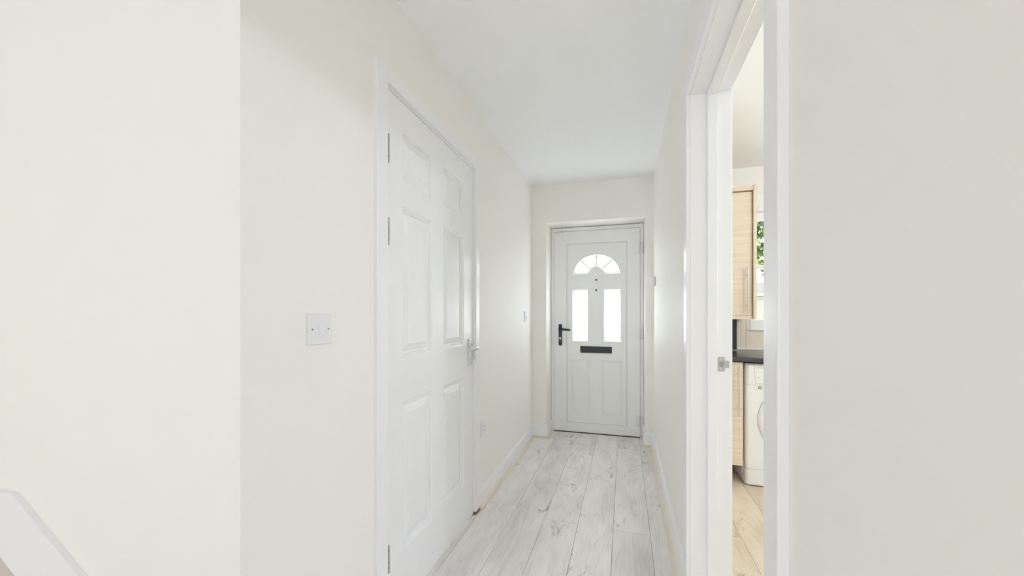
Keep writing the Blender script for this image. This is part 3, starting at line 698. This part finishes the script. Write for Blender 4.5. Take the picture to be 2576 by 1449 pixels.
obj('porthole_ring', disc((PCX, MY+.002, PCZ), (0, -1, 0), [(PR, 0), (PR, .010), (PR-.012, .022), (PR-.045, .026), (PR-.055, .016)], 56), 'appl', wm, True)
obj('porthole_gap', disc((PCX, MY+.001, PCZ), (0, -1, 0), [(PR+.002, 0), (PR+.002, .0015)], 56), 'gap', wm)
obj('porthole_glass', disc((PCX, MY-.013, PCZ), (0, -1, 0), [(PR-.055, 0), (PR-.060, .006), (PR-.1, .012), (.02, .016)], 40), 'black', wm, True)
obj('drain_cord', tube([(MX0-.004, 3.0+.03*0, .16), (MX0-.006, 3.0, .09), (MX0-.007, 3.006, .062), (MX0-.006, 3.016, .06), (MX0-.005, 3.022, .09), (MX0-.004, 3.024, .16)], .0022, 8), 'plastic', wm, True)

# ------------------------------------------------------------------ kitchen lamp
# both cabinet handles cast a clear shadow to the left and slightly down: that line runs back to the kitchen ceiling here
lk = bpy.data.lights.new('lamp_kitchen', 'POINT'); lk.energy = 22; lk.shadow_soft_size = .07; lk.color = (.77, .87, 1.0)
lko = bpy.data.objects.new('lamp_kitchen_offscreen', lk); col.objects.link(lko); lko.location = (2.12, 1.40, 2.22)

# ------------------------------------------------------------------ outside
o = obj('ground', box(-60, 80, L+.33, 120, -.9, -.35), 'lawn'); tag(o, 'green lawn outside the kitchen window', 'ground', kind=ST)
o = obj('front_path', box(-2.5, 2.6, L+.33, 8, -.35, -.03), 'paving'); tag(o, 'pale paved path outside the front door', 'path', kind=ST)
gw = thing('garden_wall', (4, 11, -.35), 'low pale pinkish stone garden wall in front of the brick house', 'wall')
obj('wall', prism([(1.6, -.35), (9, -.35), (9, .9), (3.7, 1.0), (3.05, 1.23), (1.6, 1.3)], lambda u, v, w: (u, 11+w, v), 0, .25), 'pinkstone', gw)
# house
hx0, hx1, hy, he, hr = 5.5, 19.0, 36.0, 2.75, 3.95
hs = thing('neighbour_house', (12, hy, -.35), 'brick house with grey tiled roof beyond the garden', 'house')
obj('wall', box(hx0, hx1, hy, hy+7, -.35, he), 'brick', hs)
obj('roof_core', prism([(hy-.35, he-.05), (hy+3.5, hr-.05), (hy+7.35, he-.05)], lambda u, v, w: (w, u, v), hx0-.3, hx1+.3), 'rooftile', hs)
obj('gutter', box(hx0-.3, hx1+.3, hy-.48, hy-.34, he-.12, he), 'upvc', hs)
n = 16
slope = math.atan2(hr-he, 3.85)
bm = bmesh.new(); m = bmesh.new()
for i in range(n):
    t0 = i/n; y0, z0 = hy-.35+3.85*t0, he+(hr-he)*t0
    xx = hx0-.3 + (.2 if i % 2 else 0)
    while xx < hx1+.2:
        add_box(bm, xx, min(xx+.4, hx1+.3), y0, y0+.26, z0-.01, z0+.05+.025*(i % 2)); xx += .4
rt = obj('roof_tiles', bm, 'rooftile', hs); rt['kind'] = 'stuff'
for q in (7.2, 10.72, 15.6):
    wn = obj('window', box(q, q+1.3, hy-.05, hy+.05, .9, 2.2), 'upvc', hs); obj('pane', box(q+.1, q+1.2, hy-.06, hy-.04, 1.0, 2.1), 'glass', wn)
# tree
tr = thing('leafy_tree', (4.0, 9.5, -.35), 'leafy green tree outside the kitchen window', 'tree')
tk = tube([(4.0, 9.5, -.4), (4.02, 9.5, 1.0), (3.95, 9.45, 2.2), (3.9, 9.4, 3.4), (3.9, 9.4, 4.6)], [.19, .15, .13, .09, .03], 12)
for (bx, by, bz) in ((2.6, 9.0, 3.0), (2.9, 9.9, 3.7), (5.0, 9.3, 3.4), (4.6, 10.2, 4.0), (3.2, 8.7, 3.9)):
    add_tube(tk, [(3.95, 9.45, 2.2), ((3.95+bx)/2, (9.45+by)/2, (2.2+bz)/2+.15), (bx, by, bz)], [.07, .045, .015], 8)
obj('trunk', tk, 'bark', tr, True)
random.seed(11); vs_, fs_ = [], []
blobs = [(2.75, 9.0, 2.75, .62), (2.9, 9.5, 3.5, .8), (3.9, 9.4, 4.3, 1.0), (4.9, 9.3, 3.5, .9), (3.3, 8.8, 3.9, .7), (2.3, 9.3, 3.25, .55), (4.3, 10.2, 3.9, .8), (3.7, 9.0, 3.0, .7), (2.75, 8.9, 2.25, .35)]
for bx, by, bz, br in blobs:
    for i in range(int(650*br)):
        d = Vector((random.gauss(0, 1), random.gauss(0, 1), random.gauss(0, 1))).normalized()*br*random.uniform(.45, 1.05)
        c = Vector((bx, by, bz)) + d; s = random.uniform(.05, .10)
        rot = Matrix.Rotation(random.uniform(0, 6.28), 3, 'Z') @ Matrix.Rotation(random.uniform(-.9, .9), 3, 'X') @ Matrix.Rotation(random.uniform(-.9, .9), 3, 'Y')
        k = len(vs_)
        for px, py, pz in ((0, -1, 0), (.5, -.2, .12), (.35, .5, .08), (0, 1.1, -.1), (-.35, .5, .08), (-.5, -.2, .12)): vs_.append(c + rot @ Vector((px*s, py*s, pz*s)))
        fs_.append((k, k+1, k+2, k+3, k+4, k+5))
org = Vector((4.0, 9.5, -.35)); me = bpy.data.meshes.new('foliage'); me.from_pydata([tuple(v-org) for v in vs_], [], fs_); me.materials.append(MAT['leaf'])
fo = bpy.data.objects.new('foliage', me); col.objects.link(fo); fo.parent = tr; fo['kind'] = 'stuff'
